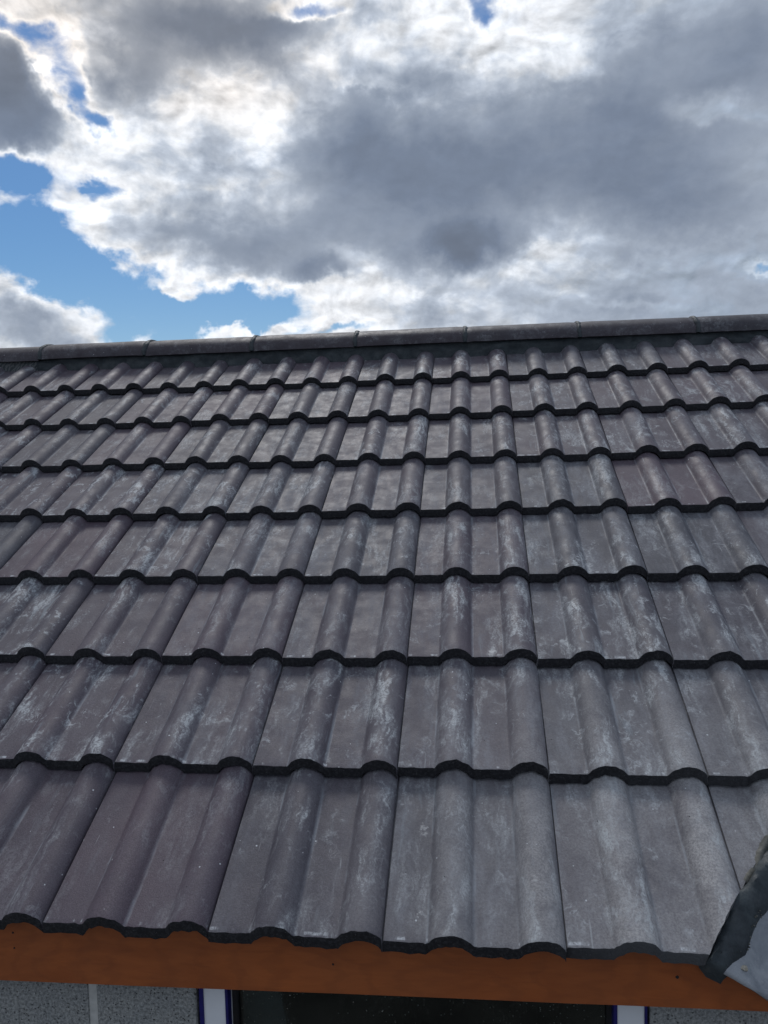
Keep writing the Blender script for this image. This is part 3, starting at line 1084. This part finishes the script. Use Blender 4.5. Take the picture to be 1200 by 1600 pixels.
# ------------------------------------------------------------------ valley: mortar fillet and lead
def valley():
    # centre line in roof coordinates follows the cut edge of the tiles
    root = empty("valley_mortar", roof(0.42, -0.01, -0.03))
    tag(root, "dark trowelled mortar fillet along the cut tiles by the lead sheet", "mortar")
    off = root.location

    def path(t):
        y = -0.019 + t * 1.25
        return valley_x(y), y

    def sect(t):
        x, y = path(t)
        # outward direction in plan, square to the valley line
        x2, y2 = path(t + 0.01)
        d = Vector((x2 - x, y2 - y)).normalized()
        o = Vector((d.y, -d.x))
        return x, y, o
    bm = bmesh.new()
    # (outward, height) of the section from under the tile to the lead
    S = [(-0.014, -0.055), (-0.004, -0.036), (0.001, -0.026), (0.008, -0.0235), (0.016, -0.026), (0.025, -0.032),
         (0.033, -0.038), (0.040, -0.044), (0.046, -0.062), (0.01, -0.070)]
    nu = 320
    prev = None
    for i in range(nu + 1):
        t = i / nu
        x, y, o = sect(t)
        zb = -0.0285 * ((y - Y_NOSE[0]) % 0.308) / 0.308 * 0.6
        ring = []
        tail = max(0.0, 1 - i / 12.0)
        for j, (a, z) in enumerate(S):
            shift = 0.010 * min(1, max(0, (y - 0.08) / 0.05))
            a2 = a * (1 - 0.40 * tail) + shift * (j > 0) + (1.0 if j < 7 else 0.35) * (0.007 * nz((x, y, j * .2), 22, 2) + 0.003 * nz((x, y, j * .6), 75, 5))
            z2 = z + zb * 0.5 - 0.004 * tail + 0.006 * nz((x * 1.2, y, j * .35), 26, 7) + 0.003 * nz((x, y, j * .7), 90, 2)
            if j in (2, 3):
                z2 += 0.003 * math.sin(i * 0.35)
            ring.append(bm.verts.new(roof(x + o.x * a2, y + o.y * a2, z2) - off))
        if prev:
            for j in range(len(S) - 1):
                bm.faces.new((prev[j], prev[j + 1], ring[j + 1], ring[j]))
        else:
            bm.faces.new(ring)
        prev = ring
    bm.faces.new(prev[::-1])
    link("fillet", bm, M_DARKMORTAR, root, 60)
    # raw sandy bed showing where the next course was cut back
    bm = bmesh.new()

    def fn(u, v):
        y = 0.115 + 0.115 * u
        x = valley_x(y) - 0.010 + 0.026 * v + 0.001 * nz((u * 3, v, 0), 3, 1)
        z = -0.044 + 0.003 * nz((x, y, 0), 30, 4) + 0.0015 * nz((x, y, 0), 120, 4) + 0.006 * math.sin(v * 3.1)
        return roof(x, y, z) - off
    grid_mesh(bm, fn, 34, 12)
    o = link("bed", bm, M_SANDMORTAR, root, 60)
    o['label'] = "sandy raw mortar showing at the cut corner"
    # sandy crust along the outer edge
    bm = bmesh.new()
    rs = random.Random(5)
    for i in range(220):
        t = 0.03 + 0.4 * rs.random()
        x, y, oo = sect(t)
        a = 0.040 + rs.uniform(-0.005, 0.006)
        z = -0.054 + rs.uniform(-.012, .012)
        c = roof(x + oo.x * a, y + oo.y * a, z) - off
        r = bmesh.ops.create_icosphere(bm, subdivisions=1, radius=rs.uniform(0.0008, 0.0024))
        for v in r['verts']:
            v.co = Vector((v.co.x * rs.uniform(.7, 1.3), v.co.y, v.co.z * .8)) + c
    link("crust", bm, M_SANDMORTAR, root, 60)['kind'] = "stuff"

    # lead: sheet dressed into the valley, front edge curling over the fascia
    bm = bmesh.new()

    def lead(u, v):
        # u runs up the valley, v outward (to the right) at constant depth
        yr = -0.024 + 1.30 * u ** 1.25
        E = roof(valley_x(max(yr, -0.022)) + 0.022, yr, -0.047)
        a = 0.70 * v
        fall = -0.56 * min(a, 0.13) + 0.55 * max(0.0, a - 0.13) - 0.010 * math.exp(-((a - 0.13) / 0.03) ** 2)
        hem = math.exp(-u * 120)
        x = E.x + a
        y = E.y - 0.006 * math.sin(v * 9) * hem
        z = E.z + fall - 0.006 * hem
        z += 0.0035 * nz((x, y, 0), 12, 2) + 0.0014 * nz((x, y, 0), 40, 8)
        return Vector((x, y, z))
    grid_mesh(bm, lead, 110, 110)
    o = link("lead_sheet", bm, M_LEAD, sharp=60)
    sol = o.modifiers.new("thick", 'SOLIDIFY')
    sol.thickness = 0.003
    tag(o, "blue grey lead sheet dressed over the fascia beside the dark mortar", "lead sheet")
    return lead


LEADFN = valley()


def crumb():
    bm = bmesh.new()
    bmesh.ops.create_icosphere(bm, subdivisions=3, radius=0.0065)
    for v in bm.verts:
        v.co *= 1 + 0.35 * mn.noise(v.co * 220)
        v.co.z *= 0.55
    o = link("mortar_crumb", bm, M_PEBBLE)
    tag(o, "small pale mortar crumb lying near the edge of the lead sheet", "mortar crumb")
    return o


CRUMB = crumb()


# ------------------------------------------------------------------ eaves: fascia, wall, window
def fascia():
    bm = bmesh.new()
    nx_ = 60
    x0, x1 = -2.6, 1.3

    def bot(x):
        return -0.1585 + 0.0195 * (x + 0.117)
    def ftop(x):
        return -0.030 if x < 0.40 else max(bot(x) + 0.02, -0.052 - 0.58 * (x - 0.40))
    prof_ = lambda x: [(0.040, bot(x)), (0.0415, bot(x) - 0.0012), (0.056, bot(x) - 0.0012), (0.056, ftop(x) + 0.006), (0.040, ftop(x))]
    prev = None
    for i in range(nx_ + 1):
        x = x0 + (x1 - x0) * i / nx_
        ring = [bm.verts.new((x, y + 0.0012 * nz((x, z, 0), 2.5, 1), z + 0.0006 * nz((x, 0, 0), 8, 1))) for y, z in prof_(x)]
        if prev:
            for j in range(len(ring)):
                k = (j + 1) % len(ring)
                bm.faces.new((prev[j], prev[k], ring[k], ring[j]))
        else:
            bm.faces.new(ring)
        prev = ring
    bm.faces.new(prev[::-1])
    o = link("fascia_board", bm, M_FASCIA, sharp=30)
    for (nx0, nz0, r0) in ((-0.7954, -0.080, 0.0022), (-0.7945, -0.109, 0.0020), (-0.205, -0.107, 0.0018), (0.369, -0.096, 0.0030)):
        bm = bmesh.new()
        bmesh.ops.create_cone(bm, cap_ends=True, segments=10, radius1=r0, radius2=r0 * 0.8, depth=0.0016)
        nl = link("nail_head", bm, M_GASKET, o)
        nl.rotation_euler = (math.pi / 2, 0, 0)
        nl.location = (nx0, 0.0397, nz0)
    tag(o, "orange brown stained fascia board under the eaves tiles", "fascia board")


fascia()


def wall():
    Yw = 0.070
    root = empty("block_wall", (0, Yw, -2.6))
    tag(root, "grey concrete block wall below the fascia, either side of the window", "wall")
    oz = 2.6
    top = -0.10
    wx0, wx1 = -0.4665, 0.3325       # window opening
    # block joints (vertical) seen left of the window
    H, J = 0.215, 0.016
    rs = random.Random(2)

    def block(x0, x1, z0, z1):
        bm = bmesh.new()
        box(bm, (x0, 0, z0 + oz), (x1, 0.10, z1 + oz), 0.0015)
        link("concrete_block", bm, M_BLOCK, root)
    zt = top
    course = 0
    jb = bmesh.new()
    box(jb, (-2.2, 0.002, -2.6 + oz), (wx0 - 0.001, 0.098, top - 0.002 + oz))
    box(jb, (wx1 + 0.001, 0.004, -2.6 + oz), (1.3, 0.098, top - 0.002 + oz))
    box(jb, (wx0 - 0.0005, 0.004, -2.6 + oz), (wx1 + 0.0005, 0.098, -1.30 + oz))
    while zt > -2.55:
        z0 = zt - H
        x = -0.6655 - 0.44 * 4 + (0.22 if course % 2 else 0)
        xs = []
        while x < 1.3:
            a, b = x + J / 2, x + 0.44 - J / 2
            segs = [(max(a, -2.2), min(b, 1.3))]
            if z0 > -1.28:
                out = []
                for p, q in segs:
                    if q <= wx0 or p >= wx1:
                        out.append((p, q))
                    else:
                        if p < wx0:
                            out.append((p, wx0))
                        if q > wx1:
                            out.append((wx1, q))
                segs = out
            for p, q in segs:
                if q - p > 0.02:
                    block(p, q, z0, zt)
            x += 0.44
        zt = z0 - J
        course += 1
    link("joint_mortar", jb, M_JOINT, root)

    # window
    w = empty("window", (0, Yw, -1.28))
    tag(w, "white framed window with blue protective film and dark dusty glass", "window")
    wz = 1.28
    T, B = -0.115 + wz, 0.012

    def part(name, mat, *boxes, bev=0.0015):
        bm = bmesh.new()
        for lo, hi in boxes:
            box(bm, lo, hi, bev)
        return link(name, bm, mat, w)
    L0, L1 = -0.4605, -0.4085
    R0, R1 = 0.2755, 0.3275
    fr = part("frame", M_FRAME,
              ((L0, 0.004, B), (L1, 0.066, T)), ((R0, 0.004, B), (R1, 0.066, T)),
              ((L1 + .0003, 0.004, T - 0.03), (R0 - .0003, 0.066, T)), ((L1 + .0003, 0.004, B), (R0 - .0003, 0.066, B + 0.05)))
    for a, b in ((L0 - 0.001, L0 + 0.0070), (L1 - 0.0042, L1 + 0.0012), (R0 - 0.0030, R0 + 0.0035), (R1 - 0.0038, R1 + 0.001)):
        part("protective_film", M_FILM, ((a, 0.0015, B + 0.002), (b, 0.0200, T - 0.002)), bev=0.0003)
    part("gasket", M_GASKET, ((L1, 0.028, B + 0.05), (L1 + 0.010, 0.05, T - 0.03)), ((R0 - 0.010, 0.028, B + 0.05), (R0, 0.05, T - 0.03)), bev=0.001)
    part("glass_pane", M_GLASS, ((L1 + 0.003, 0.036, B + 0.045), (R0 - 0.003, 0.040, T - 0.022)), bev=0)
    # dark room behind, and an added grey panel standing in for a reflection at the left
    bm = bmesh.new()
    box(bm, (L0, 0.101, 0.0), (R1, 1.9, T + 0.02))
    for f in list(bm.faces):
        if abs(f.calc_center_median().y - 0.101) < 1e-4:
            bm.faces.remove(f)
    link("interior", bm, M_ROOM, w)
    bm = bmesh.new()
    vs = [(-0.403, 0.075, T), (-0.352, 0.075, T), (-0.300, 0.075, T - 0.30), (-0.403, 0.075, T - 0.30)]
    f = bm.faces.new([bm.verts.new(v) for v in vs])
    r = bmesh.ops.extrude_face_region(bm, geom=[f])
    for v in r['geom']:
        if isinstance(v, bmesh.types.BMVert):
            v.co.y += 0.012
    link("reflection_panel", bm, M_REFLECTION, w)


wall()


# ------------------------------------------------------------------ what carries the tiles
def deck():
    root = empty("roof_deck", (0, 2.2, 1.15))
    tag(root, "black felted roof deck hidden beneath the tiles", "roof deck")
    off = Vector((0, 2.2, 1.15))
    bm = bmesh.new()
    a = -0.118
    ys = [0.10, 0.6, 1.2, 1.9, 2.62]
    for y0, y1 in zip(ys, ys[1:]):
        pts = [roof(-2.75, y0, a), roof(valley_x(y0) + 0.05, y0, a), roof(valley_x(y1) + 0.05, y1, a), roof(-2.75, y1, a)]
        vs = [bm.verts.new(p - off) for p in pts]
        bm.faces.new(vs)
    bmesh.ops.remove_doubles(bm, verts=bm.verts, dist=1e-4)
    link("felt_sheet", bm, M_FELT, root)
    # rear slope
    bm = bmesh.new()
    pts = [Vector((-2.75, 2.28, 1.20)), Vector((2.6, 2.28, 1.20)), Vector((2.6, 4.6, -0.15)), Vector((-2.75, 4.6, -0.15))]
    bm.faces.new([bm.verts.new(p - off) for p in pts])
    link("rear_slope", bm, M_TILE, root)


deck()


def ground():
    bm = bmesh.new()
    bmesh.ops.create_grid(bm, x_segments=8, y_segments=8, size=900)
    o = link("ground", bm, M_GROUND)
    o.location.z = -2.62
    o['kind'] = "structure"


ground()

# rest the crumb on the lead, seen near its front hem
def drop_crumb():
    best = None
    for i in range(0, 60):
        for j in range(0, 100):
            p = LEADFN(i / 400, j / 200)
            q = to_px(p)
            d = (q[0] - 1161) ** 2 + (q[1] - 1515) ** 2
            if best is None or d < best[0]:
                best = (d, p)
    CRUMB.location = (0.4975, -0.1, best[1].z)
    CRUMB.location = best[1] + Vector((0, 0, 0.003))
    print("crumb", tuple(round(c, 4) for c in best[1]), best[0])


drop_crumb()
